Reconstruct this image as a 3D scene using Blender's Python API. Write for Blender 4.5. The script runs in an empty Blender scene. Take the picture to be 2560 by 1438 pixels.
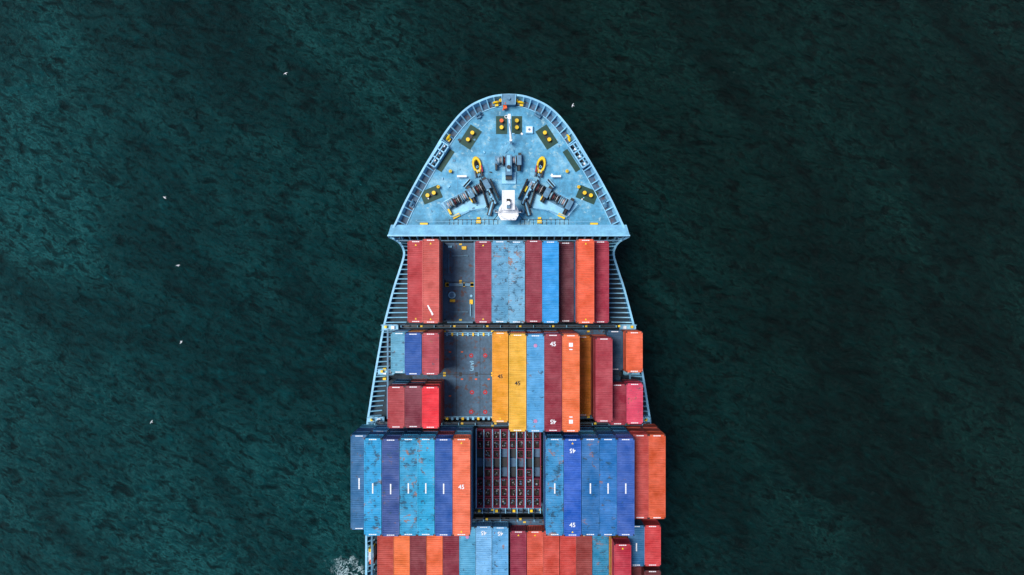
import bpy, math, random
from mathutils import Matrix, Vector
random.seed(7)
S=bpy.context.scene
F=1706.7; HC=120.7
def plan(px,py,z):
    s=F/(HC-z); return Vector(((px-1280)/s,(719-py)/s,z))
def lin(c):
    return tuple(((v/255)/12.92 if v/255<=0.04045 else ((v/255+0.055)/1.055)**2.4) for v in c)+(1,)
XC=-0.5; ZH=14.0; ZM=10.7; ZF=13.7

# ---------------------------------------------------------------- materials
def newmat(name):
    m=bpy.data.materials.new(name); m.use_nodes=True
    nt=m.node_tree; b=nt.nodes['Principled BSDF']; return m,nt,b
def N(nt,t,**kw):
    n=nt.nodes.new(t)
    for k,v in kw.items():
        if k in n.inputs.keys(): n.inputs[k].default_value=v
        else: setattr(n,k,v)
    return n
def ramp(nt,fac,stops):
    r=nt.nodes.new('ShaderNodeValToRGB'); e=r.color_ramp.elements
    while len(e)<len(stops): e.new(0.5)
    for i,(p,c) in enumerate(stops):
        e[i].position=p; e[i].color=c if len(c)==4 else tuple(c)+(1,)
    nt.links.new(fac,r.inputs[0]); return r.outputs[0]
def mix(nt,fac,a,b,mode='MIX'):
    m=nt.nodes.new('ShaderNodeMix'); m.data_type='RGBA'; m.blend_type=mode
    for sock,v in ((m.inputs[0],fac),(m.inputs[6],a),(m.inputs[7],b)):
        if isinstance(v,(int,float)): sock.default_value=v
        elif isinstance(v,tuple): sock.default_value=v
        else: nt.links.new(v,sock)
    return m.outputs[2]
def math_(nt,op,a,b=0.0):
    m=nt.nodes.new('ShaderNodeMath'); m.operation=op
    for i,v in enumerate((a,b)):
        if isinstance(v,(int,float)): m.inputs[i].default_value=v
        else: nt.links.new(v,m.inputs[i])
    return m.outputs[0]
def paint(name,rgb,rough=0.55,wear=0.35,rust=0.0,scale=0.6,metal=0.0,wearcol=None,rustcol=(95,50,30)):
    m,nt,b=newmat(name)
    tc=N(nt,'ShaderNodeTexCoord')
    n1=N(nt,'ShaderNodeTexNoise',Scale=scale,Detail=9.0,Roughness=0.65); nt.links.new(tc.outputs['Object'],n1.inputs['Vector'])
    n2=N(nt,'ShaderNodeTexNoise',Scale=scale*5,Detail=6.0,Roughness=0.7); nt.links.new(tc.outputs['Object'],n2.inputs['Vector'])
    base=lin(rgb); dark=tuple(v*(1-wear) for v in base[:3])+(1,)
    lc=wearcol or tuple(min(255,v*1.12+8) for v in rgb)
    c=ramp(nt,n1.outputs[0],[(0.3,dark),(0.5,base),(0.75,lin(lc))])
    d=ramp(nt,n2.outputs[0],[(0.35,(1-wear*.7,)*3),(0.6,(1,1,1))])
    c=mix(nt,1.0,c,d,'MULTIPLY')
    if rust>0:
        n3=N(nt,'ShaderNodeTexNoise',Scale=scale*2.2,Detail=10.0,Roughness=0.75); nt.links.new(tc.outputs['Object'],n3.inputs['Vector'])
        t=0.70-rust*0.3
        f=ramp(nt,n3.outputs[0],[(t,(0,0,0)),(t+0.06,(1,1,1))])
        c=mix(nt,f,c,lin(rustcol))
    nt.links.new(c,b.inputs['Base Color']); b.inputs['Roughness'].default_value=rough; b.inputs['Metallic'].default_value=metal
    bp=N(nt,'ShaderNodeBump',Strength=0.15,Distance=0.02); nt.links.new(n2.outputs[0],bp.inputs['Height']); nt.links.new(bp.outputs[0],b.inputs['Normal'])
    return m
M={}
M['deckblue']=paint('forecastle_deck_paint',(80,166,206),0.6,0.42,0.42,0.35,wearcol=(166,218,236),rustcol=(150,190,202))
M['rail']=paint('light_blue_steel_paint',(138,202,236),0.5,0.2,0.1)
M['hull']=paint('hull_paint',(60,120,155),0.5,0.25,0.1)
M['maindeck']=paint('main_deck_paint',(26,50,66),0.7,0.4,0.2)
M['hatch']=paint('hatch_cover_paint',(68,102,130),0.65,0.45,0.5,0.5,rustcol=(90,62,60))
M['yellow']=paint('yellow_paint',(254,204,6),0.5,0.12,0.05,2)
M['green']=paint('green_deck_paint',(0,62,50),0.6,0.15,0.0,2)
M['white']=paint('white_paint',(242,243,246),0.45,0.08,0.03,1.5)
M['dark']=paint('dark_steel',(18,24,32),0.5,0.4,0.1,2)
M['black']=paint('black_steel',(6,8,10),0.6,0.3,0.0,2)
M['grey']=paint('grey_machinery_paint',(80,132,164),0.5,0.3,0.15,2)
M['orange']=paint('orange_paint',(240,95,15),0.5,0.2,0.1,2)
M['red']=paint('red_marking_paint',(175,25,45),0.6,0.3,0.2,2)
M['crate']=paint('crate_red_paint',(146,36,70),0.6,0.3,0.1,2)
M['rope']=paint('rope_fibre',(160,165,165),0.9,0.6,0.3,6,rustcol=(60,50,70))
M['scrap']=paint('scrap_heap',(40,36,35),0.9,0.7,0.5,3,rustcol=(86,68,52))
M['pink']=paint('faded_mark_paint',(190,130,175),0.6,0.2,0.0,2)
M['ink']=paint('black_lettering',(20,15,15),0.6,0.1,0.0,2)

def container_material():
    m,nt,b=newmat('container_paint')
    oi=N(nt,'ShaderNodeObjectInfo'); tc=N(nt,'ShaderNodeTexCoord')
    off=N(nt,'ShaderNodeVectorMath',operation='SCALE'); cx=N(nt,'ShaderNodeCombineXYZ')
    nt.links.new(oi.outputs['Random'],cx.inputs[0]); nt.links.new(oi.outputs['Random'],cx.inputs[1])
    nt.links.new(cx.outputs[0],off.inputs[0]); off.inputs['Scale'].default_value=300
    ad=N(nt,'ShaderNodeVectorMath',operation='ADD'); nt.links.new(tc.outputs['Object'],ad.inputs[0]); nt.links.new(off.outputs[0],ad.inputs[1])
    v=ad.outputs[0]
    n1=N(nt,'ShaderNodeTexNoise',Scale=0.45,Detail=8.0,Roughness=0.65); nt.links.new(v,n1.inputs['Vector'])
    n2=N(nt,'ShaderNodeTexNoise',Scale=1.1,Detail=9.0,Roughness=0.72,Distortion=0.5); nt.links.new(v,n2.inputs['Vector'])
    mp=N(nt,'ShaderNodeMapping'); mp.inputs['Scale'].default_value=(0.4,3.5,1); nt.links.new(v,mp.inputs[0])
    n3=N(nt,'ShaderNodeTexNoise',Scale=1.2,Detail=6.0,Roughness=0.7); nt.links.new(mp.outputs[0],n3.inputs['Vector'])
    lo=mix(nt,1.0,oi.outputs['Color'],(0.72,0.72,0.75,1),'MULTIPLY')
    hi=mix(nt,0.08,oi.outputs['Color'],(0.8,0.75,0.75,1))
    c=mix(nt,ramp(nt,n1.outputs[0],[(0.35,(0,0,0)),(0.65,(1,1,1))]),lo,hi)
    c=mix(nt,1.0,c,ramp(nt,n3.outputs[0],[(0.3,(0.68,0.68,0.68)),(0.6,(1,1,1))]),'MULTIPLY')
    th=math_(nt,'MULTIPLY',oi.outputs['Alpha'],0.30)
    th=math_(nt,'SUBTRACT',0.745,th)
    mixn=math_(nt,'ADD',math_(nt,'MULTIPLY',n2.outputs[0],.72),math_(nt,'MULTIPLY',n3.outputs[0],.28))
    d=math_(nt,'SUBTRACT',mixn,th)
    f=math_(nt,'MULTIPLY',d,28.0)
    cl=N(nt,'ShaderNodeClamp'); nt.links.new(f,cl.inputs[0])
    fr=math_(nt,'MULTIPLY',cl.outputs[0],0.85)
    rc=ramp(nt,n1.outputs[0],[(0.46,lin((34,76,104))),(0.53,lin((64,80,96))),(0.58,lin((156,104,78)))])
    c=mix(nt,fr,c,rc)
    nt.links.new(c,b.inputs['Base Color']); b.inputs['Roughness'].default_value=0.55
    b.inputs['Specular IOR Level'].default_value=.3
    bp=N(nt,'ShaderNodeBump',Strength=0.2,Distance=0.03); nt.links.new(n1.outputs[0],bp.inputs['Height']); nt.links.new(bp.outputs[0],b.inputs['Normal'])
    return m
M['cont']=container_material()

# ---------------------------------------------------------------- mesh builder
class MB:
    def __init__(s): s.v=[];s.f=[];s.m=[];s.mats=[]
    def mi(s,k):
        if k not in s.mats: s.mats.append(k)
        return s.mats.index(k)
    def add(s,vs,fs,mat):
        o=len(s.v); s.v+= [tuple(v) for v in vs]; i=s.mi(mat)
        for f in fs: s.f.append([o+a for a in f]); s.m.append(i)
    def box(s,cx,cy,z0,z1,lx,ly,mat,rot=0,tx=1,ty=1):
        c,sn=math.cos(rot),math.sin(rot); vs=[]
        for z,ax,ay in((z0,1,1),(z1,tx,ty)):
            for a,b in((-1,-1),(1,-1),(1,1),(-1,1)):
                x=a*lx/2*ax;y=b*ly/2*ay; vs.append((cx+x*c-y*sn,cy+x*sn+y*c,z))
        s.add(vs,[(3,2,1,0),(4,5,6,7),(0,1,5,4),(1,2,6,5),(2,3,7,6),(3,0,4,7)],mat)
    def cyl(s,p0,p1,r,mat,n=14,r2=None):
        p0=Vector(p0);p1=Vector(p1); r2=r if r2 is None else r2
        q=(p1-p0).to_track_quat('Z','Y'); vs=[]
        for p,rr in((p0,r),(p1,r2)):
            for i in range(n):
                a=2*math.pi*i/n; vs.append(p+q@Vector((rr*math.cos(a),rr*math.sin(a),0)))
        fs=[(i,(i+1)%n,n+(i+1)%n,n+i) for i in range(n)]+[tuple(range(n-1,-1,-1)),tuple(range(n,2*n))]
        s.add(vs,fs,mat)
    def strip(s,A,B,mat):
        n=len(A); s.add(list(A)+list(B),[(i,i+1,n+i+1,n+i) for i in range(n-1)],mat)
    def prism(s,poly,z0,z1,mat):
        n=len(poly); vs=[(x,y,z0) for x,y in poly]+[(x,y,z1) for x,y in poly]
        s.add(vs,[tuple(range(n-1,-1,-1)),tuple(range(n,2*n))]+[(i,(i+1)%n,n+(i+1)%n,n+i) for i in range(n)],mat)
    def torus(s,c,ax,R,r,mat,n=16,k=6,sy=1.0,a0=0,a1=2*math.pi,rz=0):
        q=Vector(ax).to_track_quat('Z','Y'); c=Vector(c); vs=[];fs=[]
        R3=Matrix.Rotation(rz,3,'Z')
        full=abs(a1-a0-2*math.pi)<1e-6; nn=n if full else n+1
        for i in range(nn):
            a=a0+(a1-a0)*i/n
            for j in range(k):
                b=2*math.pi*j/k
                vs.append(c+q@(R3@Vector(((R+r*math.cos(b))*math.cos(a),(R+r*math.cos(b))*math.sin(a)*sy,r*math.sin(b)))))
        for i in range(n):
            for j in range(k):
                i2=(i+1)%nn; fs.append((i*k+j,i2*k+j,i2*k+(j+1)%k,i*k+(j+1)%k))
        s.add(vs,fs,mat)
    def mesh(s,name):
        me=bpy.data.meshes.new(name); me.from_pydata(s.v,[],s.f)
        for k in s.mats: me.materials.append(M[k])
        me.polygons.foreach_set('material_index',s.m); me.update(); return me
    def obj(s,name,parent=None):
        o=bpy.data.objects.new(name,s.mesh(name)); S.collection.objects.link(o)
        if parent: o.parent=parent
        return o

ship=bpy.data.objects.new('container_ship',None); S.collection.objects.link(ship)

# ---------------------------------------------------------------- hull lines
def catmull(P,n):
    out=[]
    for i in range(len(P)-1):
        p0=P[max(i-1,0)];p1=P[i];p2=P[i+1];p3=P[min(i+2,len(P)-1)]
        for k in range(n):
            t=k/n
            out.append(tuple(0.5*((2*b)+(-a+c)*t+(2*a-5*b+4*c-d)*t*t+(-a+3*b-3*c+d)*t**3) for a,b,c,d in zip(p0,p1,p2,p3)))
    out.append(tuple(P[-1])); return out
raw=[(236,0,15),(237,20,15),(240,40,15),(247,62,15),(261,92,15),(280,117,15),(303,138,15),(335,162,15),(378,188,15),(425,216,15),(470,241,15),(510,262,15),(545,278,15),(562,286,15),(580,296,15),(592,301,15),
 (599,288,14.2),(608,275,13.3),(622,266,12.4),(640,264,12),(680,276,11.9),(720,289,11.9),(780,305,11.9),(830,317,11.9),(930,335,11.9),(1010,348,11.9),(1060,355,11.9),(1120,357,11.9),(1300,358,11.9)]
pts=[]
for py,hw,z in raw:
    s=F/(HC-z); pts.append((hw/s,(719-py)/s,z))
pts.append((pts[-1][0],-95,11.9)); pts.append((pts[-1][0]*0.97,-150,11.9)); pts.append((pts[-1][0]*0.9,-190,11.9))
line=catmull(pts,8)
def resample(L,step):
    out=[L[0]]; acc=0
    for a,b in zip(L,L[1:]):
        d=math.dist(a,b)
        if d==0: continue
        t=step-acc
        while t<=d:
            u=t/d; out.append(tuple(p+(q-p)*u for p,q in zip(a,b))); t+=step
        acc=(acc+d)%step
    out.append(L[-1]); return out
top=resample(line,0.4)
def inset(L,d,z=None,dfun=None):
    out=[]
    for i,p in enumerate(L):
        a=L[max(i-1,0)];b=L[min(i+1,len(L)-1)]
        tx,ty=b[0]-a[0],b[1]-a[1]; l=math.hypot(tx,ty) or 1
        nx,ny=ty/l,-tx/l
        dd=dfun(p) if dfun else d
        if i==0: nx,ny=0,-1
        x=max(0,p[0]+nx*dd); out.append((x,p[1]+ny*dd,p[2] if z is None else z))
    return out
def side(L,sg): return [Vector((XC+sg*p[0],p[1],p[2])) for p in L]
hull=MB()
mid=[]; low=[]; keel=[]
for p in inset(top,0,dfun=lambda p:0.30*(p[2]-ZM) ): mid.append((p[0],p[1],ZM))
for p in mid:
    t=max(0,min(1,(p[1]+25)/55)); low.append((p[0]*(1-0.35*t),p[1]-5*t*t,0.0)); keel.append((p[0]*(0.9-0.5*t),p[1]-7*t*t,-9.0))
for sg in(1,-1):
    for A,B in((top,mid),(mid,low),(low,keel)):
        hull.strip(side(A,sg),side(B,sg),'hull')
hull.obj('hull',ship)
ifc=[i for i,p in enumerate(top) if p[1]>7.95 and p[2]>14.9]
fc=top[:ifc[-1]+1]
deckline=inset(fc,0.35,ZF)
dk=MB(); dk.strip(side(deckline,1),side(deckline,-1),'deckblue')
xl=deckline[-1][0]; yl=deckline[-1][1]
dk.add([(XC-xl,yl,ZF),(XC+xl,yl,ZF),(XC+xl,yl,ZM),(XC-xl,yl,ZM)],[(0,1,2,3)],'grey')
dk.obj('forecastle_deck',ship)
mb=MB()
for yy in(24.2,20.6,17,13.4): 
    hw=min(p[0] for p in fc if p[1]<yy+.5 and p[1]>yy-.5)-1.6
    mb.box(XC,yy,ZF+.002,ZF+.012,2*hw,.05,'grey')
for xx in(-8,-3.2,3.2,8): mb.box(XC+xx,14,ZF+.002,ZF+.011,.05,10,'grey')
for _ in range(70):
    a=random.uniform(-14,14); b=random.uniform(10.5,26)
    hw=min([p[0] for p in fc if abs(p[1]-b)<.5])-2
    if abs(a)<hw:
        mb.box(XC+a,b,ZF+.003,ZF+random.uniform(.06,.25),random.uniform(.1,.45),random.uniform(.1,.4),random.choice(['rail','rail','grey','dark','white']),random.random()*3)
mb.obj('deck_seams',ship)
md=[p for p in top if p[1]<9.0]
mdl=inset(md,0.25,ZM+0.02)
d=MB(); d.strip(side(mdl,1),side(mdl,-1),'maindeck'); d.obj('main_deck',ship)
bw=MB()
fin=inset(fc,0.10); fbot=inset(fc,0.42,ZF+0.01)
for sg in(1,-1):
    bw.strip(side(fin,sg),side(fbot,sg),'rail')
    o=[(p[0],p[1],p[2]+0.05) for p in inset(fc,-0.08)]; i_=[(p[0],p[1],p[2]+0.05) for p in inset(fc,0.22)]
    bw.strip(side(o,sg),side(i_,sg),'rail')
    a=[(p[0],p[1],ZF+0.16) for p in inset(fc,1.42)]; b=[(p[0],p[1],ZF+0.16) for p in inset(fc,1.54)]; c=[(p[0],p[1],ZF) for p in inset(fc,1.42)]
    bw.strip(side(a,sg)[3:],side(b,sg)[3:],'rail'); bw.strip(side(a,sg)[3:],side(c,sg)[3:],'dark')
    g=[(p[0],p[1],ZF+0.012) for p in inset(fc,0.45)]; h=[(p[0],p[1],ZF+0.012) for p in inset(fc,1.40)]
    bw.strip(side(g,sg)[3:],side(h,sg)[3:],'hatch')
def stay(mb,a,b,zt,z0,th,mat):
    a=Vector(a[:2]);b=Vector(b[:2]); d=(b-a); n=Vector((-d.y,d.x)).normalized()*th/2
    ai=a+d*0.12
    vs=[]
    for s in(-1,1):
        for p,z in((a,zt),(ai,zt),(b,z0+0.22),(b,z0),(a,z0)):
            q=p+n*s; vs.append((q.x,q.y,z))
    mb.add(vs,[(4,3,2,1,0),(5,6,7,8,9),(0,1,6,5),(1,2,7,6),(2,3,8,7)],mat)
I1=inset(fc,0.1); I2=inset(fc,1.38)
for i in range(4,len(fc)-3):
    if i%3==0:
        for sg in(1,-1):
            stay(bw,side(I1,sg)[i],side(I2,sg)[i],15.0,ZF+0.012,0.17,'rail')
aft=top[len(fc):]
o=[(p[0],p[1],p[2]+0.04) for p in inset(aft,-0.06)]; i_=[(p[0],p[1],p[2]+0.04) for p in inset(aft,0.26)]
w=inset(aft,0.1); wb=inset(aft,0.25,ZM+0.03)
for sg in(1,-1):
    bw.strip(side(o,sg),side(i_,sg),'rail'); bw.strip(side(w,sg),side(wb,sg),'rail')
for i in range(2,len(aft)-2):
    p=aft[i]
    if p[1]<-60: break
    if i%2==0:
        y=p[1]
        if y>-5.6: L=min(3.4,max(0.9,p[0]-15.3))
        elif y>-21: L=min(2.0,p[0]-18.2)
        else: L=1.3
        L=max(0.7,L)
        for sg in(1,-1):
            a=Vector((XC+sg*(p[0]-0.1),y,0)); b=Vector((XC+sg*(p[0]-L),y,0))
            stay(bw,a,b,p[2]-0.02,ZM+0.02,0.17,'rail')
bw.obj('bulwark',ship)

# breakwater
br=MB()
yb0,yb1=9.75,8.0
xa,xb=(976-1280)/16.0-XC,(970-1280)/16.3-XC
xa=abs(xa);xb=abs(xb)
br.add([(XC-xa+.2,yb0,ZF+.9),(XC+xa-.2,yb0,ZF+.9),(XC+xb,yb1,16.2),(XC-xb,yb1,16.2)],[(0,1,2,3)],'rail')
br.add([(XC-xa+.2,yb0,ZF+.9),(XC+xa-.2,yb0,ZF+.9),(XC+xl-.5,yb0+.05,ZF),(XC-xl+.5,yb0+.05,ZF)],[(0,3,2,1)],'grey')
br.box(XC,yb1-0.05,16.1,16.28,2*xb+0.1,0.22,'rail')
br.box(XC,yb1-0.75,ZM,13.2,2*xb-4.5,0.14,'dark')
for i in range(31):
    x=XC-xb+0.8+i*(2*xb-1.6)/30
    br.add([(x-.06,yb1-.1,16.1),(x-.06,yb1-.1,ZF),(x-.06,yb1-.75,ZF),(x+.06,yb1-.1,16.1),(x+.06,yb1-.1,ZF),(x+.06,yb1-.75,ZF)],[(0,1,2),(5,4,3),(0,2,5,3)],'rail')
br.box(XC,yb1-0.72,14.2,14.28,2*xb-3,0.08,'grey'); br.box(XC,yb1-0.72,15.0,15.08,2*xb-3,0.08,'grey')
br.obj('breakwater',ship)

# bow platform
bp=MB()
c=plan(1272,249,15.1)
bp.prism([(c.x-.95,c.y-.8),(c.x+.95,c.y-.8),(c.x+1.15,c.y+.8),(c.x-1.15,c.y+.8)],14.6,15.15,'grey')
for sx in(-1,1): bp.cyl((c.x+sx*1.0,c.y-.8,15.3),(c.x+sx*1.1,c.y+.8,15.3),0.06,'rail')
bp.cyl((c.x,c.y+.1,15.15),(c.x,c.y+.1,15.5),0.25,'grey')
bp.box(c.x-.6,c.y-1.0,14.0,14.9,.5,.7,'orange',0.3); bp.cyl((c.x-.5,c.y-.5,15.16),(c.x-.9,c.y-1.5,14.5),0.1,'orange')
bp.obj('bow_platform',ship)

def R2(px,py,z=ZF): v=plan(px,py,z); return v.x,v.y
def bollards(px,py,rotdeg,L=3.0,Wd=1.9,sep=1.1,name='mooring_bollards',col='yellow'):
    mb=MB(); x,y=R2(px,py); r=math.radians(rotdeg)
    mb.box(x,y,ZF+.01,ZF+.05,L,Wd,'green',r); mb.box(x,y,ZF+.05,ZF+.2,L*.56,Wd*.26,'dark',r)
    for s in(-1,1):
        bx,by=x+s*sep/2*math.cos(r),y+s*sep/2*math.sin(r)
        mb.cyl((bx,by,ZF+.2),(bx,by,ZF+.75),.22,'yellow'); mb.cyl((bx,by,ZF+.75),(bx,by,ZF+.85),.30,col if s>0 else 'yellow')
    mb.obj(name,ship)
bollards(1254,313,90,2.8,1.75,1.05,col='orange'); bollards(1292,313,90,2.8,1.65,1.05)
bollards(1176,343,57,3.4,2.1,1.25); bollards(1367,343,-57,3.4,2.1,1.25)
bollards(1078,487,22,3.1,2.1,1.05); bollards(1468,487,-22,3.1,2.1,1.05)

def fairlead(px,py,rotdeg,n=3):
    mb=MB(); x,y=R2(px,py,14.6); r=math.radians(rotdeg); c,s=math.cos(r),math.sin(r)
    P=lambda u,v:(x+u*c-v*s,y+u*s+v*c)
    L=4.0
    mb.box(*P(0,-1.25),ZF+.02,ZF+.05,L*.95,.9,'green',r)
    mb.box(*P(0,.6),ZF,15.25,L,.2,'rail',r); mb.box(*P(0,-.6),ZF,14.9,L,.2,'rail',r)
    for k in range(n):
        u=-L/2+L*(k+.5)/n
        mb.box(*P(u-L/n/2+.08,0),ZF,15.15,.2,1.2,'rail',r)
        mb.cyl((*P(u-.3,0),ZF+.3),(*P(u-.3,0),15.05),.22,'dark'); mb.cyl((*P(u+.3,0),ZF+.3),(*P(u+.3,0),15.1),.2,'white')
    mb.box(*P(L/2,0),ZF,15.15,.2,1.2,'rail',r)
    mb.cyl((*P(-L/2,.1),15.2),(*P(L/2,.1),15.2),.1,'rail')
    mb.obj('roller_fairlead',ship)
fairlead(1096,388,57); fairlead(1447,388,-57)
def chock(px,py,rotdeg,col='yellow'):
    mb=MB(); x,y=R2(px,py,14.6); r=math.radians(rotdeg)
    mb.torus((x,y,14.4),(math.sin(r),-math.cos(r),0.0),.42,.14,col,n=14,k=6,sy=1.0)
    mb.box(x,y,ZF,ZF+.35,1.2,.7,'grey',r)
    mb.box(x+.1,y-.35,ZF+.35,ZF+.6,.5,.3,col,r)
    mb.obj('mooring_chock',ship)
for a in((1121,343,55),(1422,343,-55),(1240,256,10),(1302,256,-10),(1346,285,-35),(1197,285,35),(1030,508,65),(1514,508,-65)):
    chock(*a,col='yellow' if a[1]<400 and a[1]not in(285,) else 'grey')
def vent(px,py,r=.28,col='yellow',h=.7):
    mb=MB(); x,y=R2(px,py)
    mb.cyl((x,y,ZF),(x,y,ZF+h),r*.6,'grey'); mb.cyl((x,y,ZF+h),(x,y,ZF+h+.15),r,col,r2=r*.7); mb.cyl((x,y,ZF+h+.15),(x,y,ZF+h+.2),r*.3,'black'); mb.obj('mushroom_vent',ship)
for a in((1127,430),(1417,430),(1097,469),(1446,469),(1252,254),(1291,254)): vent(*a)
for a in((1240,530),(1304,530)): vent(*a,r=.45,col='grey',h=1)
mb=MB(); x,y=R2(1323,326); mb.box(x,y,ZF,ZF+.5,1.15,1.15,'rail'); mb.box(x,y,ZF+.5,ZF+.56,.9,.9,'white'); mb.cyl((x,y,ZF+.56),(x,y,ZF+.66),.18,'grey'); mb.obj('deck_hatch',ship)
mb=MB(); a=plan(1273,292,17);b=plan(1277,350,16.2)
mb.cyl(a,b,.13,'white',r2=.18); mb.cyl((b.x,b.y,ZF),(b.x,b.y,16.3),.22,'white'); mb.box(a.x,a.y,16.85,17.15,.45,.8,'white')
mb.torus((a.x-.45,a.y,17),(0,0,1),.22,.05,'white'); mb.cyl(a+Vector((0,-1,0)),b+Vector((.25,0,.4)),.04,'grey')
for sx in(-1,1): mb.cyl((b.x,b.y,15.5),(b.x+sx*.7-.2,b.y-1.6,ZF),.05,'rail')
mb.obj('davit_crane',ship)

def winch(px,py,rotdeg,L,name,drums=3,gear=True,rad=.55,mirror=1):
    mb=MB(); x,y=R2(px,py); r=math.radians(rotdeg); c,s=math.cos(r),math.sin(r)
    P=lambda u,v,z:(x+u*c-v*s,y+u*s+v*c,z)
    zc=ZF+1.0
    mb.box(*P(0,0,0)[:2],ZF,ZF+.2,L+.5,1.7,'grey',r)
    mb.cyl(P(-L/2,0,zc),P(L/2,0,zc),.16,'dark')
    w=L/(drums+1)
    for k in range(drums):
        u0=-L/2+.15+k*w*1.05; u1=u0+w*.8
        mb.cyl(P(u0,0,zc),P(u1,0,zc),rad*.72,'rope' if k%2==0 else 'dark',n=18)
        for uu in(u0,u0+w*.28,u1): mb.cyl(P(uu-.04,0,zc),P(uu+.04,0,zc),rad,'black' if k%2 else 'rail',n=18)
        for t in range(5):
            ut=u0+.1+(u1-u0-.2)*t/5
            mb.cyl(P(ut,0,zc),P(ut+.05,0,zc),rad*.78,('white','red','dark','rope','dark')[(t+k)%5],n=18)
        mb.box(*P(u1+.12,0,0)[:2],ZF+.2,zc+.3,.14,1.4,'dark',r)
    ug=L/2-w*.35*1
    mb.box(*P(ug,-.1,0)[:2],ZF+.2,zc+.75,w*.7,1.5,'grey',r); mb.cyl(P(ug,-.7,zc+.2),P(ug,-1.7,zc+.2),.33,'dark')
    mb.box(*P(ug+.1,.8,0)[:2],ZF+.2,zc+.2,w*.5,.7,'dark',r)
    mb.box(*P(-L/2,-1.0,0)[:2],ZF+.2,zc+.2,.3,.9,'yellow' if rotdeg else 'dark',r)
    mb.obj(name,ship)
winch(1272,404,0,3.9,'mooring_winch',drums=3,rad=.62)
mb=MB(); x,y=R2(1272,418)
mb.box(x,y,ZF+.1,ZF+2.1,1.1,3.3,'grey',0,.85,.95); mb.box(x,y+.2,ZF+2.1,ZF+2.2,.5,2.5,'rail'); mb.cyl((x,y-.4,ZF+2.1),(x,y-.4,ZF+2.5),.3,'dark')
x2,y2=R2(1272,446); mb.box(x2,y2,ZF+.01,ZF+.35,2.2,1.8,'rail'); mb.box(x2,y2+.1,ZF+.35,ZF+1.3,1.0,.9,'dark'); mb.obj('winch_drive',ship)
for sg in(-1,1):
    X=lambda px:1272.5+sg*px
    rot=-sg*28
    mb=MB(); poly=[R2(X(d),p) for d,p in((172,512),(143,545),(128,545),(98,528),(60,520),(48,505),(60,468),(92,470),(160,502))]
    if sg<0: poly=poly[::-1]
    mb.prism(poly,ZF+.01,ZF+.18,'rail'); 
    for d,p in((172,512),(143,545),(98,528),(60,522)):
        q=R2(X(d),p); mb.cyl((*q,ZF+.1),(*q,ZF+1.2),.04,'rail',n=6)
    for A,B in(((172,512),(143,545)),((143,545),(98,528)),((98,528),(60,522))):
        for z in(ZF+.7,ZF+1.2): mb.cyl((*R2(X(A[0]),A[1]),z),(*R2(X(B[0]),B[1]),z),.035,'rail',n=6)
    q=R2(X(131),541); mb.box(*q,ZF+.18,ZF+.5,1.2,.5,'yellow',rot*math.pi/180)
    mb.obj('winch_platform',ship)
    winch(X(122),500,rot,4.6,'mooring_winch',drums=3,rad=.62)
    winch(X(75),474,rot,3.6,'anchor_windlass',drums=2,rad=.8)
    mb=MB()
    for a,b,w_,h,m in (((60,456),(33,512),.5,1.4,'dark'),((46,452),(24,500),.3,1.7,'grey'),((72,452),(52,520),.3,1.0,'black'),((96,452),(112,470),.5,1.2,'rail'),((40,505),(50,540),.7,.9,'dark')):
        A=Vector(R2(X(a[0]),a[1]));B=Vector(R2(X(b[0]),b[1])); d_=B-A; c_=(A+B)/2
        mb.box(c_.x,c_.y,ZF+.18,ZF+h,d_.length,w_,m,math.atan2(d_.y,d_.x))
        mb.cyl((A.x,A.y,ZF+h),(B.x,B.y,ZF+h),.14,'dark' if m!='dark' else 'rail',n=8)
    for t in range(6):
        q=R2(X(62-4.5*t),460+9*t); mb.cyl((*q,ZF+.2),(*q,ZF+1.7),.16,'black' if t%2 else 'rail',n=10)
    mb.obj('windlass_gearbox',ship)
    # chain stopper: yellow oval hawse rim, dark well, chain
    mb=MB(); x,y=R2(X(79),418); r=math.radians(sg*-12); c_,s_=math.cos(r),math.sin(r)
    P=lambda u,v:(x+u*c_-v*s_,y+u*s_+v*c_)
    mb.box(*P(0,-.3),ZF,ZF+.2,1.5,2.7,'grey',r)
    mb.torus((*P(0,.25),ZF+.55),(0,0,1),.55,.17,'yellow',n=24,sy=1.9,rz=r)
    mb.torus((*P(0,.25),ZF+.35),(0,0,1),.36,.2,'black',n=20,sy=2.1,rz=r)
    mb.box(*P(0,.2),ZF+.2,ZF+.4,.5,1.6,'black',r)
    mb.box(*P(-sg*.62,-.5),ZF+.3,ZF+.85,.2,1.0,'red',r)
    for s in(-1,1): mb.box(*P(s*.45,-1.1),ZF+.2,ZF+.8,.2,1.0,'dark',r)
    for t in range(11):
        q=P(0,.9-.32*t); mb.torus((*q,ZF+.66),(0,0,1) if t%2 else (1,0,0),.15,.06,'rail' if t>2 and t%2 else 'black',n=10,k=5,sy=1.3)
    mb.obj('chain_stopper',ship)
    mb=MB(); x,y=R2(X(117),443); mb.box(x,y,ZF+.8,ZF+.9,1.5,.3,'white'); 
    for s in(-.6,.6): mb.cyl((x+s,y,ZF),(x+s,y,ZF+.8),.05,'white',n=6)
    mb.obj('fairlead_bar',ship)
    mb=MB()
    for d_,p,a,b in((76,555,.7,.5),(212,560,1.2,.3),(76,546,.5,.3)):
        x,y=R2(X(d_),p); mb.box(x,y,ZF+.02,ZF+.4,a,b,'yellow')
    for t in range(12):
        x,y=R2(X(28+t*11),556); mb.box(x,y,ZF+.01,ZF+.06,.08,.9,'dark')
    x,y=R2(X(90),549); mb.box(x,y,ZF+.01,ZF+.05,7.5,.07,'dark')
    x,y=R2(X(140),556); mb.cyl((x-5.5,y,ZF+.9),(x+5,y,ZF+.9),.03,'rail',n=6)
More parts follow.
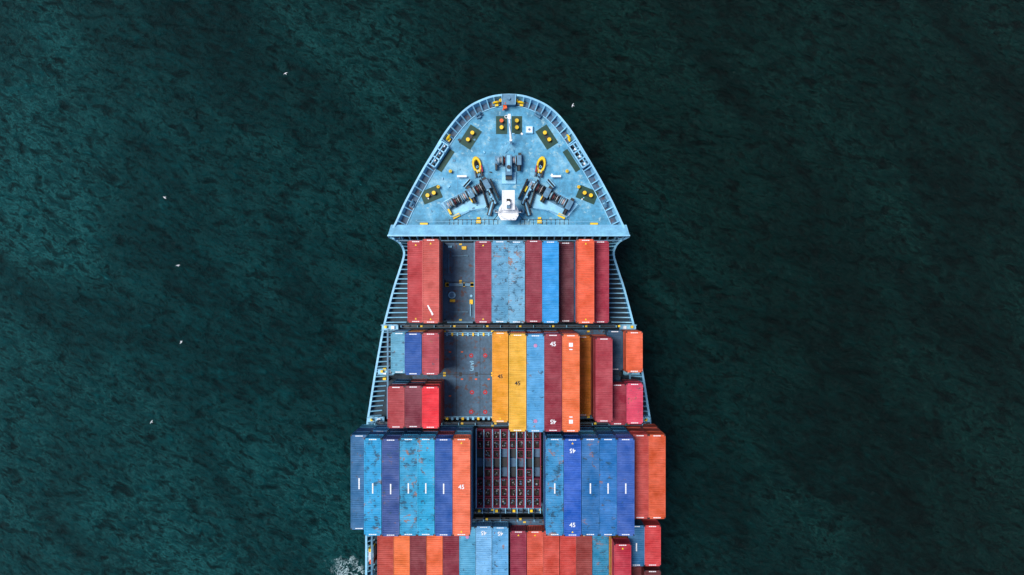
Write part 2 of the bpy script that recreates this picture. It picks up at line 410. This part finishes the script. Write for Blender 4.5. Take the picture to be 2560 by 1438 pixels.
    mb.obj('deck_fittings',ship)

# foremast
mb=MB(); x,y=R2(1271,520,16); zt=17.5
mb.cyl((x,y-.4,ZF),(x,y-.4,zt),.9,'white',r2=.6,n=20)
c=plan(1271,530,zt); 
mb.prism([(c.x-1.55,c.y-.5),(c.x-1.1,c.y-1.25),(c.x+1.1,c.y-1.25),(c.x+1.55,c.y-.5),(c.x+1.4,c.y+.6),(c.x+.9,c.y+1.3),(c.x-.9,c.y+1.3),(c.x-1.4,c.y+.6)],zt,zt+.12,'white')
for i in range(10):
    a=math.pi+i*math.pi/9; p=(c.x+1.45*math.cos(a),c.y+1.15*math.sin(a)); mb.cyl((*p,zt),(*p,zt+1),.03,'white',n=6)
mb.torus((c.x,c.y,zt+1),(0,0,1),1.45,.035,'white',n=20,k=5,sy=.8)
c2=plan(1271,500,19.5)
mb.box(c2.x,c2.y,19.3,19.5,1.9,2.9,'white'); mb.cyl((c2.x,c2.y-.6,zt),(c2.x,c2.y-.6,20.6),.3,'white'); mb.box(c2.x,c2.y-.3,19.5,20.1,.55,.8,'black'); mb.box(c2.x,c2.y-1.1,19.5,20.3,.5,.4,'grey')
for sx in(-1,1):
    mb.cyl((c2.x+sx*.8,c2.y-.8,19.4),(c.x+sx*1.5,c.y-.3,zt),.09,'white'); mb.cyl((c2.x+sx*.9,c2.y-1.4,20.1),(c2.x+sx*.9,c2.y+1.4,20.1),.03,'white',n=6)
    mb.cyl((c.x+sx*1.4,c.y-.2,zt),(c.x+sx*2.3,c.y-.8,ZF),.06,'dark',n=6)
mb.cyl((c.x-1.9,c.y-.1,zt+.4),(c.x+1.9,c.y-.1,zt+.4),.05,'white',n=6)
mb.obj('foremast',ship)

# ---------------------------------------------------------------- hatch covers, pedestals, bridges
def colx(k,off=0): return -0.55+2.5*k+off
bays=[(7.0,-5.3,-6,6),(-6.6,-20.5,-6,7),(-21.3,-35.0,-8,8),(-36.4,-50.2,-8,8),(-51.5,-65.2,-8,8),(-66.5,-80,-8,8)]
for bi,(y0,y1,k0,k1) in enumerate(bays):
    mb=MB(); x0,x1=colx(k0),colx(k1); yc=(y0+y1)/2
    mb.box((x0+x1)/2,yc,ZM,ZH-.45,x1-x0-.8,y0-y1-.2,'dark')
    mb.box((x0+x1)/2,yc,ZH-.45,ZH,x1-x0,y0-y1,'hatch')
    nx=int(round((x1-x0)/2.5))
    for i in range(nx+1):
        x=x0+i*2.5
        for yy in(y0-.25,yc+.2,yc-.2,y1+.25): mb.box(x,yy,ZH,ZH+.06,.42,.25,'yellow' if (i+bi)%3==0 else 'dark')
    mb.box((x0+x1)/2,yc,ZH,ZH+.02,x1-x0,.09,'black')
    mb.obj('hatch_cover',ship)
mb=MB()
for px,py,w_,h_,m in((1150,712,4.3,.45,'grey'),(1118,712,.5,.6,'yellow'),(1180,712,.5,.6,'yellow'),(1160,712,.25,.6,'yellow'),(1131,752,.8,.4,'yellow'),(1178,755,.5,.7,'yellow'),(1150,806,4,.25,'grey'),(1186,700,.2,12,'grey'),(1160,620,.7,.5,'yellow'),(1125,617,.6,.3,'rail'),(1176,775,.1,2,'rail'),(1122,660,.12,3,'grey'),(1150,640,2.5,.12,'grey'),(1150,780,2.5,.1,'grey')):
    q=plan(px,py,ZH+.3); mb.box(q.x,q.y,ZH+.005,ZH+.3,w_,h_,m)
q=plan(1130,738,ZH+.3); mb.cyl((q.x,q.y,ZH),(q.x,q.y,ZH+.5),.55,'rail',n=20); mb.cyl((q.x,q.y,ZH+.5),(q.x,q.y,ZH+.6),.4,'grey',n=20)
q=plan(1178,740,ZH+.3); mb.cyl((q.x,q.y,ZH),(q.x,q.y,ZH+.3),.2,'rail'); 
mb.obj('hatch_fittings',ship)
mb=MB()
for px,py in((1178,889),(1213,889),(1180,981),(1213,981),(1178,1030),(1213,1030)):
    q=plan(px,py,ZH); mb.cyl((q.x,q.y,ZH),(q.x,q.y,ZH+.02),.34,'red',n=20); mb.cyl((q.x,q.y,ZH+.02),(q.x,q.y,ZH+.05),.1,'grey')
for px,py in((1125,880),(1155,948),(1190,948),(1222,948),(1125,990),(1155,880)):
    q=plan(px,py,ZH); mb.box(q.x,q.y,ZH,ZH+.08,.35,.2,'orange')
for py in(832,836,1042): 
    q=plan(1171,py,ZH); mb.box(q.x,q.y,ZH,ZH+.14,7.4,.1,'rail')
for i in range(9):
    q=plan(1118+i*13,836,ZH); mb.box(q.x,q.y,ZH,ZH+.3,.25,.5,'yellow' if i%2 else 'rail')
    q=plan(1118+i*13,1046,ZH); mb.box(q.x,q.y,ZH,ZH+.3,.35,.4,'yellow' if i%3==0 else 'rail')
for px in(1141,1200): 
    q=plan(px,940,ZH); mb.box(q.x,q.y,ZH,ZH+.03,.05,12.5,'black')
mb.obj('hatch_fittings',ship)
for yb,hw,zt in((-5.95,16.5,15.3),(-20.93,20.5,15.3),(-35.7,22,15.3),(-50.85,22,15.3),(-65.85,22,15.3)):
    mb=MB()
    mb.box(XC,yb,zt-.1,zt,2*hw,.42,'dark')
    n=int(2*hw/2.5)
    for i in range(n+1):
        x=XC-hw+i*2*hw/n
        mb.box(x,yb,ZM,zt-.1,.22,.3,'grey'); mb.box(x,yb,zt,zt+.9,.07,.3,'rail')
        if i%2: mb.box(x+.5,yb,zt,zt+.25,.35,.3,'yellow')
        else: mb.box(x+1.0,yb+.05,zt,zt+.5,.5,.2,'dark')
    for s in(-.19,.19): mb.cyl((XC-hw,yb+s,zt+.9),(XC+hw,yb+s,zt+.9),.02,'grey',n=6)
    mb.obj('lashing_bridge',ship)
mb=MB()
for sg in(-1,1):
    for y,xx in((-6.3,20.0),(-13.3,20.6),(-20.9,22.2),(-35.8,22.4)):
        x=XC+sg*(xx-1.2)
        mb.box(x,y,12.6,12.72,2.6,.9,'rail')
        for s in(-.4,.4): mb.cyl((x-1.3,y+s,13.6),(x+1.3,y+s,13.6),.04,'rail',n=6)
        for u in(-1.2,-.4,.4,1.2):
            for s in(-.4,.4): mb.cyl((x+u,y+s,12.7),(x+u,y+s,13.6),.035,'rail',n=6)
        mb.box(x+sg*.6,y+.1,12.72,13.4,.35,.4,'yellow'); mb.box(x-sg*.5,y,12.72,13.1,.5,.5,'white')
        for u in(-1.1,1.1): mb.box(x+u,y,ZM,12.6,.15,.4,'grey')
    for y in [-6.7-i*1.0 for i in range(60)]:
        xx=19.0 if y>-20.5 else 21.5
        mb.box(XC+sg*xx,y,ZM,ZH-.5,.18,.2,'grey' if int(y)%2 else 'dark')
    mb.box(XC+sg*19.0,-13.6,ZH-.5,ZH-.35,.25,14,'grey'); mb.box(XC+sg*21.5,-50,ZH-.5,ZH-.35,.25,58,'grey')
mb.obj('side_stanchions',ship)
mb=MB()
q=plan(928,1390,13); mb.box(q.x,q.y,ZM,13,.8,1.6,'white'); mb.box(q.x+.1,q.y-.9,ZM,13.2,.7,.6,'orange'); mb.box(q.x-.1,q.y+.9,ZM,13.1,.6,.5,'yellow')
for s in(-.4,.4): mb.cyl((q.x+s,q.y-2,13.5),(q.x+s,q.y+2,13.5),.04,'rail',n=6)
q=plan(961,935,13)
for dx,dy in((0,0),(0,.7),(0,-.8)): mb.box(q.x+dx,q.y+dy,ZM,13,.5,.35,'yellow' if dy else 'white')
mb.obj('deck_lockers',ship)

# ---------------------------------------------------------------- containers
CH=2.6; PITCH=2.62
def container_mesh(L,kind):
    mb=MB(); W_=2.44; h=CH
    A=[];B=[]; dp=.075; p=.31; n=int((L-.64)/p); p=(L-.64)/n
    for i in range(n):
        y0=-L/2+.32+i*p
        for fy,fz in((0,0),(.5,0),(.6,-1),(.88,-1)):
            A.append((-W_/2+.13,y0+fy*p,h-.015+fz*dp)); B.append((W_/2-.13,y0+fy*p,h-.015+fz*dp))
    A.append((-W_/2+.13,L/2-.32,h-.015));B.append((W_/2-.13,L/2-.32,h-.015))
    mb.strip(B,A,'cont')
    for s in(-1,1):
        mb.box(s*(W_/2-.065),0,h-.1,h,.13,L-.36,'cont')
        mb.box(0,s*(L/2-.16),h-.12,h-.005,W_-.36,.32,'cont')
        mb.box(s*(W_/2-.06),0,0,.16,.12,L-.36,'cont')
        mb.box(0,s*(L/2-.06),0,.16,W_-.36,.1,'cont')
        for t in(-1,1):
            for z0,z1 in((h-.118,h+.012),(-.0,.118)): mb.box(s*(W_/2-.09),t*(L/2-.09),z0,z1,.18,.18,'cast')
            mb.box(s*(W_/2-.08),t*(L/2-.08),.118,h-.118,.15,.15,'cont')
        A=[];B=[]; n=int((L-.36)/.28); p=(L-.36)/n
        for i in range(n):
            y0=-L/2+.18+i*p
            for fy,fz in((0,0),(.3,0),(.45,1),(.85,1)):
                x=s*(W_/2-.02-.04*fz); A.append((x,y0+fy*p,.16));B.append((x,y0+fy*p,h-.1))
        A.append((s*(W_/2-.02),L/2-.18,.16));B.append((s*(W_/2-.02),L/2-.18,h-.1))
        mb.strip(A,B,'cont') if s>0 else mb.strip(B,A,'cont')
    A=[];B=[]; n=8;p=(W_-.36)/n
    for i in range(n):
        x0=-W_/2+.18+i*p
        for fx,fz in((0,0),(.3,0),(.45,1),(.85,1)):
            A.append((x0+fx*p,L/2-.03-.04*fz,.16));B.append((x0+fx*p,L/2-.03-.04*fz,h-.12))
    A.append((W_/2-.18,L/2-.03,.16));B.append((W_/2-.18,L/2-.03,h-.12)); mb.strip(B,A,'cont')
    for s in(-1,1):
        mb.box(s*.52,-L/2+.05,.16,h-.12,1.0,.06,'cont')
        for u in(.25,.75): mb.cyl((s*u,-L/2+.0,.16),(s*u,-L/2+.0,h-.12),.025,'cast',n=6)
    mb.box(0,0,.05,.12,W_-.3,L-.3,'cast')
    z=h-.003
    for t in(-1,1):
        yy=t*(L/2-.17)
        for a,b in((-.42,.24),(-.14,.24),(.13,.22),(.4,.24)): mb.box(a,yy,z-.004,z+.003,b,.12,'white')
    if kind==1:
        q=L/2-.62
        for t in(-q,q): mb.add([(-.15,t-.14,h+.004),(.15,t-.14,h+.004),(0,t+.12,h+.004)],[(0,1,2)],'yellow')
    return mb.mesh('container_%d_%d'%(round(L/.3048),kind))
M['cast']=M['dark']
L20,L40,L45=6.06,12.19,13.72
MESH={(L,k):container_mesh(L,k) for L in(L20,L40,L45) for k in(0,1)}
def text(body,loc,size,rot,mat,parent,sx=1):
    cu=bpy.data.curves.new('lettering','FONT'); cu.body=body; cu.size=size; cu.align_x='CENTER'; cu.align_y='CENTER'; cu.offset=.015
    cu.materials.append(M[mat]); o=bpy.data.objects.new('lettering',cu); S.collection.objects.link(o)
    o.parent=parent; o.location=loc; o.rotation_euler=(0,0,rot); return o
def mark(kind,parent,L,arg=None):
    z=CH+.012; mb=MB()
    if kind=='bar':
        w_=arg or 1.45
        for i,(u) in enumerate([-.42,-.25,-.08,.09,.26,.42]): mb.box(0,-.2+u*w_,CH-.02,z,.18,w_*.155,'white')
    elif kind=='squares':
        for t in(-1,1):
            mb.box(0,t*(L/2-1.45),CH-.02,z,.55,.55,'white')
            mb.box(0,t*(L/2-2.1),CH-.02,z,.45,.16,'white')
    elif kind=='disc':
        for t in(-1,1): mb.cyl((0,t*(L/2-1.55),CH-.02),(0,t*(L/2-1.55),z),.26,'pink',n=20)
    elif kind=='scratch':
        mb.prism([(-.5,-3.5),(-.35,-3.45),(.42,-4.8),(.2,-5.0),(0,-4.5),(-.25,-4.1)],CH-.02,z,'white')
    o=mb.obj('roof_marking',parent)
palette=[(165,50,50),(30,95,150),(200,90,55),(120,35,50),(60,130,175),(150,60,50),(215,150,30)]
blues=[(20,90,150),(40,120,180),(14,70,140),(70,150,190),(60,70,130),(120,40,55)]
def sat(c,k=1.08):
    pale=min(c)>70; m=sum(c)/3; c=[max(0,min(255,m+(v-m)*k)) for v in c]
    if c[2]>c[0]+20 and c[1]>60 and not pale: c[1]=min(255,c[1]+10)
    if c[0]>c[2]+20: c[0]=min(255,c[0]*1.05)
    return tuple(c)
def stack(k,yfront,L,tiers,rgb,rust=.15,off=0,marks=(),kind=0,low=None):
    for t in range(tiers):
        topc=(t==tiers-1)
        c=rgb if topc else random.choice(low or palette)
        o=bpy.data.objects.new('shipping_container',MESH[(L,kind if topc else 0)])
        S.collection.objects.link(o)
        jx=random.uniform(-.025,.025)
        o.location=(colx(k,off)+1.25+jx,yfront-L/2+random.uniform(-.07,.07),ZH+.07+t*PITCH)
        q=lin(sat(c)); o.color=(q[0],q[1],q[2],float(rust if topc else .3))
        if topc:
            for mk in marks:
                if mk[0]=='t': text('45',(mk[3] if len(mk)>3 else 0,mk[1],CH+.014),mk[4] if len(mk)>4 else .85,mk[2],mk[5] if len(mk)>5 else 'white',o)
                else: mark(mk[0],o,L,mk[1] if len(mk)>1 else None)
PI=math.pi
y=6.95
for k,t,c,r,m,kd in((-6,2,(178,42,52),.3,(),1),(-5,3,(204,92,82),.3,(('scratch',),),1),(-2,2,(152,38,66),.2,(),1),(-1,2,(104,176,210),.70,(),0),(0,2,(126,192,224),.74,(),0),(1,2,(144,34,60),.3,(),0),(2,2,(6,156,232),.1,(),0),(3,1,(96,18,44),.1,(),0),(4,3,(248,104,60),.2,(),1),(5,2,(164,30,64),.1,(),0)):
    stack(k,y,L40,t,c,r,0,m,kd)
ya=-6.62; yb=-14.3
stack(-7,ya,L20,2,(104,180,206),.66); stack(-6,ya,L20,3,(4,80,170),.15); stack(-5,ya,L20,3,(178,62,76),.58)
stack(-7,yb,L20,3,(170,50,58),.35); stack(-6,yb,L20,3,(126,32,58),.3); stack(-5,yb,L20,3,(234,26,52),.1)
yk=-6.6
stack(-1,-6.75,L45,1,(255,170,8),.25,0,(('t',0.1,0,0,.8,'ink'),),1)
stack(0,yk,L45,4,(254,192,60),.25,0.1,(('t',-.1,0,0,.8,'ink'),),0)
stack(1,yk,L45,4,(90,176,224),.62,0.1,(('disc',),))
stack(2,yk,L45,4,(144,28,54),.2,0.1,(('t',5.45,0,0,.85),('t',-5.45,PI,0,.85)))
stack(3,yk,L45,4,(250,124,68),.25,0.1,(('squares',),))
stack(4,-7.4,L40,1,(236,146,8),.35,0.1,(),1)
stack(5,-7.35,L40,3,(174,60,74),.5,0.1)
stack(6,-6.5,L20,1,(18,70,112),.2,0.0); stack(7,-6.6,L20,2,(246,112,68),.25,0.0)
stack(6,-14.35,L20,2,(152,30,58),.2,0.0); stack(7,-14.25,L20,2,(220,70,106),.6,0.0)
y=-21.3
for k,t,L,c,r,m,kd in((-9,3,L45,(20,100,158),.6,(('bar',1.6),),0),(-8,4,L45,(4,162,222),.70,(('bar',),),0),(-7,4,L45,(44,74,150),.6,(('bar',),),0),(-6,4,L45,(36,158,210),.76,(('bar',),),0),(-5,4,L45,(8,166,218),.68,(('bar',),),0),(-4,4,L45,(4,78,166),.4,(('bar',),),0),(-3,4,L45,(244,124,84),.3,(('t',0,0,0,.85),),1)):
    stack(k,y,L,t,c,r,-.32,m,kd,blues)
for k,t,L,c,r,m,kd in((2,4,L45,(48,144,204),.74,(('bar',),),0),(3,4,L45,(2,88,194),.2,(('t',5.2,PI,0,.85),('t',-5.3,0,0,.85)),1),(4,4,L45,(24,108,180),.64,(('bar',),),0),(5,4,L45,(24,116,194),.64,(('bar',),),0),(6,4,L45,(40,88,180),.5,(('bar',),),0),(7,3,L40,(190,74,64),.35,(),0),(8,3,L40,(214,94,48),.35,(),0)):
    stack(k,y,L,t,c,r,.32,m,kd,blues if k<7 else [(150,60,50),(170,70,45)])
inv=(('t',5.85,PI,0,.85),)
for k,t,L,c,r,m in((-8,1,L40,(180,64,46),.3,()),(-7,1,L40,(250,124,58),.25,()),(-6,1,L40,(126,30,46),.3,()),(-5,1,L40,(242,116,64),.25,()),(-4,1,L45,(132,28,54),.2,inv),(-3,1,L45,(90,178,214),.6,(('disc',),)),(-2,1,L45,(132,198,240),.55,inv),(-1,1,L45,(104,182,228),.64,inv)):
    stack(k,-37.1 if L==L40 else -36.45,L,t,c,r,0,m)
for k,t,L,c,r in((0,1,L40,(146,34,66),.3),(1,1,L40,(210,88,60),.25),(2,1,L40,(204,80,60),.25),(3,1,L40,(196,64,52),.25),(4,1,L40,(140,46,40),.3),(5,1,L40,(24,134,186),.7),(6,3,L40,(184,38,62),.3)):
    stack(k,-37.1,L,t,c,r,.3,(),1 if c[0]>135 else 0)
stack(7,-35.4,L20,2,(14,98,154),.3,.3,(('bar',1.2),)); stack(8,-35.3,L20,2,(206,64,66),.2,.2)
stack(7,-42.3,L20,1,(120,40,45),.2,.3); stack(8,-42.1,L20,2,(96,24,30),.15,.2)
for yy in(-52,-67):
    for k in range(-8,8): stack(k,yy,L40,random.choice((1,2,2,3)),random.choice(palette),.25)

for k in(-2,-1,0,1):
    mb=MB(); L=12.0
    mb.box(0,0,0,.35,2.44,L,'dark'); mb.box(0,0,.35,1.1,2.3,L-.3,'maindeck')
    mb.box(-1.17,0,1.1,2.35,.13,L,'rail'); mb.box(1.17,0,1.1,2.3,.10,L,'crate'); mb.box(0,0,1.1,2.35,.11,L,'rail')
    for e in(-1,1): mb.box(0,e*(L/2-.05),1.1,2.3,2.24,.1,'crate')
    for cxx in(-.585,.585):
        for r in range(8):
            yy=L/2-.85-r*1.47
            if r==3 or (r in(2,4) and (k+(cxx>0)+r)%2==0):
                mb.box(cxx,yy,1.1,1.3,1.0,1.35,'hatch' if (r+k)%2 else 'dark'); continue
            for s in(-1,1):
                mb.box(cxx+s*.44,yy,1.1,2.2,.07,1.27,'crate'); mb.box(cxx,yy+s*.6,1.1,2.2,.81,.07,'crate')
            mb.box(cxx,yy,1.1,1.7,.81,1.13,'scrap')
            for _ in range(9):
                mb.box(cxx+random.uniform(-.28,.28),yy+random.uniform(-.42,.42),1.7,1.75+random.random()*.25,random.uniform(.06,.22),random.uniform(.1,.35),random.choice(['scrap','scrap','dark','hatch','rope']),random.random()*3)
    o=mb.obj('open_top_container'); o.location=(colx(k)+1.25,-27.7,ZH+.07)
mb=MB()
mb.box(XC-.1,-34.3,ZH,ZH+.6,10.2,.3,'grey')
for i in range(12):
    x=XC-5+i*.9; mb.box(x,-34.6,ZH,ZH+.8,.12,.9,'rail' if i%2 else 'dark'); 
    if i%3==0: mb.box(x+.4,-34.7,ZH,ZH+.7,.4,.4,'yellow')
mb.box(XC-.1,-35.0,ZH+.02,ZH+.45,10.2,.2,'hatch')
mb.obj('lashing_gear',ship)
t_=text('(A1P)',(0,0,0),.7,-PI/2,'rail',ship); q=plan(1180,915,ZH+.02); t_.location=(q.x,q.y,ZH+.012); t_.name='hatch_lettering'

# ---------------------------------------------------------------- birds
def gull(px,py,z,rot,fl):
    mb=MB(); 
    prof=[(-.32,.01),(-.22,.05),(-.05,.085),(.1,.08),(.2,.055),(.27,.05),(.31,.02),(.38,.005)]
    vs=[];fs=[];n=8
    for y,r in prof:
        for i in range(n):
            a=2*PI*i/n; vs.append((r*math.cos(a),y,r*math.sin(a)))
    for j in range(len(prof)-1):
        for i in range(n): fs.append((j*n+i,j*n+(i+1)%n,(j+1)*n+(i+1)%n,(j+1)*n+i))
    mb.add(vs,fs,'white')
    for s in(-1,1):
        mb.add([(s*.05,.14,.03),(s*.32,.20,.03+fl*.6),(s*.72,.02,.03+fl),(s*.66,-.04,.03+fl),(s*.33,.03,.02+fl*.6),(s*.05,-.06,.03)],[(0,1,4,5),(1,2,3,4)],'white')
    mb.add([(-.04,-.28,0),(.04,-.28,0),(.1,-.45,0),(-.1,-.45,0)],[(0,1,2,3)],'white')
    o=mb.obj('seagull'); p=plan(px,py,z); o.location=p; o.rotation_euler=(0,.15,rot); o.scale=(.5,)*3
for a in((714,184,8,.5,.1),(1432,264,17,1.2,.15),(412,494,6,2.5,.05),(445,664,6,.2,.1),(453,855,9,4,.12),(379,1055,4,1,.1)): gull(*a)

# ---------------------------------------------------------------- water
def water_mat():
    m,nt,b=newmat('sea_water')
    tc=N(nt,'ShaderNodeTexCoord'); v=tc.outputs['Object']
    def noise(scale,st,rot,detail=8,rough=.6,dist=0):
        mp=N(nt,'ShaderNodeMapping',vector_type='TEXTURE'); mp.inputs['Rotation'].default_value=(0,0,math.radians(rot)); mp.inputs['Scale'].default_value=(st,1,1); nt.links.new(v,mp.inputs[0])
        n=N(nt,'ShaderNodeTexNoise',Scale=scale,Detail=float(detail),Roughness=rough,Distortion=dist); nt.links.new(mp.outputs[0],n.inputs['Vector']); return n.outputs[0]
    def crest(n,sharp):
        r=math_(nt,'ABSOLUTE',math_(nt,'SUBTRACT',n,.5)); r=math_(nt,'SUBTRACT',1.0,math_(nt,'MULTIPLY',r,sharp))
        return math_(nt,'MAXIMUM',r,0.0)
    big=noise(.014,1.6,-50,3,.5)
    patch=noise(.045,2.6,-52,5,.55,.6)
    w1=noise(.20,1.6,-30,6,.6,.5)
    w2=noise(.55,2.0,-20,6,.60,.5)
    w3=noise(1.25,1.9,-32,7,.68,.4)
    c2=crest(w2,6.0); c3=crest(w3,6.5)
    h=math_(nt,'ADD',math_(nt,'MULTIPLY',w1,1.2),math_(nt,'ADD',math_(nt,'MULTIPLY',w2,1.1),math_(nt,'MULTIPLY',w3,.6)))
    bp=N(nt,'ShaderNodeBump',Strength=1.0,Distance=1.2); nt.links.new(h,bp.inputs['Height']); nt.links.new(bp.outputs[0],b.inputs['Normal'])
    c=ramp(nt,w1,[(.34,lin((0,33,36))),(.5,lin((0,40,43))),(.68,lin((2,48,51)))])
    c=mix(nt,1.0,c,ramp(nt,w2,[(.32,(.58,.58,.58)),(.52,(.95,.95,.95)),(.68,(1.5,1.5,1.5))]),'MULTIPLY')
    c=mix(nt,1.0,c,ramp(nt,w3,[(.32,(.55,.55,.55)),(.5,(.92,.92,.92)),(.66,(1.65,1.65,1.65))]),'MULTIPLY')
    c=mix(nt,1.0,c,ramp(nt,patch,[(.32,(.85,.85,.85)),(.68,(1.15,1.15,1.15))]),'MULTIPLY')
    pm=ramp(nt,patch,[(.40,(.10,.10,.10)),(.64,(1,1,1))])
    cr=math_(nt,'MULTIPLY',math_(nt,'POWER',c3,2.2),math_(nt,'POWER',c2,1.8))
    cr=math_(nt,'MULTIPLY',cr,pm)
    c=mix(nt,math_(nt,'MULTIPLY',cr,.65),c,lin((38,108,110)))  # wavelet crest highlights painted into the water colour
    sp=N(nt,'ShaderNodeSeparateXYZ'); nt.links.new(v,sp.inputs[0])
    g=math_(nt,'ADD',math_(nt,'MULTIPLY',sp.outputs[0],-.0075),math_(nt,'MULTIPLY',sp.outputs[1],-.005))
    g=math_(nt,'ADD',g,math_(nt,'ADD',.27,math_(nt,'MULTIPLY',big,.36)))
    gc=ramp(nt,g,[(.1,(.44,.42,.34)),(.95,(1.25,1.22,1.2))]); c=mix(nt,1.0,c,gc,'MULTIPLY')  # sun-glint brightening towards the left, painted into the base colour
    f0=noise(.55,1,0,6,.62,1.8)
    p=plan(870,1442,0)
    vm=N(nt,'ShaderNodeVectorMath',operation='DISTANCE'); nt.links.new(v,vm.inputs[0]); vm.inputs[1].default_value=(p.x,p.y,0)
    wob=math_(nt,'MULTIPLY',math_(nt,'SUBTRACT',noise(.4,1,0,4,.6),.5),2.0)
    rel=math_(nt,'ADD',wob,math_(nt,'SUBTRACT',1.0,math_(nt,'DIVIDE',vm.outputs['Value'],3.6)))
    fo=ramp(nt,crest(f0,10.0),[(.40,(0,0,0)),(.85,(1,1,1))])
    fb=ramp(nt,crest(noise(1.6,1,0,5,.7,1.0),8.0),[(.3,(.2,.2,.2)),(.8,(1,1,1))])
    near=ramp(nt,rel,[(0.0,(0,0,0)),(.35,(1,1,1))])
    fm=mix(nt,1.0,mix(nt,1.0,fo,near,'MULTIPLY'),fb,'MULTIPLY')
    c=mix(nt,fm,c,lin((200,225,230)))
    wc=ramp(nt,math_(nt,'ADD',math_(nt,'MULTIPLY',w2,.5),math_(nt,'MULTIPLY',w3,.5)),[(.66,(0,0,0)),(.71,(1,1,1))])
    c=mix(nt,math_(nt,'MULTIPLY',wc,.35),c,lin((80,150,150)))
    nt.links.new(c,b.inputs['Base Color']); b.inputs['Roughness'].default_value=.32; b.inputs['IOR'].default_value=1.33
    b.inputs['Specular IOR Level'].default_value=.22
    return m
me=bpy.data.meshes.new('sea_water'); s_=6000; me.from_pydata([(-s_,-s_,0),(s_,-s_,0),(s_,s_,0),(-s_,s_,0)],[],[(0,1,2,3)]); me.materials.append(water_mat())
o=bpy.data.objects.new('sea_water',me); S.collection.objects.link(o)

# ---------------------------------------------------------------- light
w=bpy.data.worlds.new('World'); S.world=w; w.use_nodes=True; nt=w.node_tree
elev,az=math.radians(68),math.radians(285)
sk=nt.nodes.new('ShaderNodeTexSky'); sk.sky_type='NISHITA'; sk.sun_disc=False; sk.sun_elevation=elev; sk.sun_rotation=az
nt.links.new(sk.outputs[0],nt.nodes['Background'].inputs[0]); nt.nodes['Background'].inputs[1].default_value=.10
sd=Vector((math.sin(az)*math.cos(elev),math.cos(az)*math.cos(elev),math.sin(elev)))
L=bpy.data.lights.new('sun','SUN'); L.energy=3.3; L.angle=math.radians(24); L.color=(1,.98,.94)
lo=bpy.data.objects.new('sun',L); S.collection.objects.link(lo); lo.rotation_euler=sd.to_track_quat('Z','Y').to_euler(); lo.location=sd*200
cam=bpy.data.cameras.new('camera'); cam.lens=24; cam.sensor_width=36; cam.clip_end=12000; cam.clip_start=1
co=bpy.data.objects.new('camera',cam); S.collection.objects.link(co); co.location=(0,0,HC); co.rotation_euler=(0,0,0)
S.camera=co
S.view_settings.view_transform='Standard'; S.view_settings.look='None'; S.view_settings.exposure=0
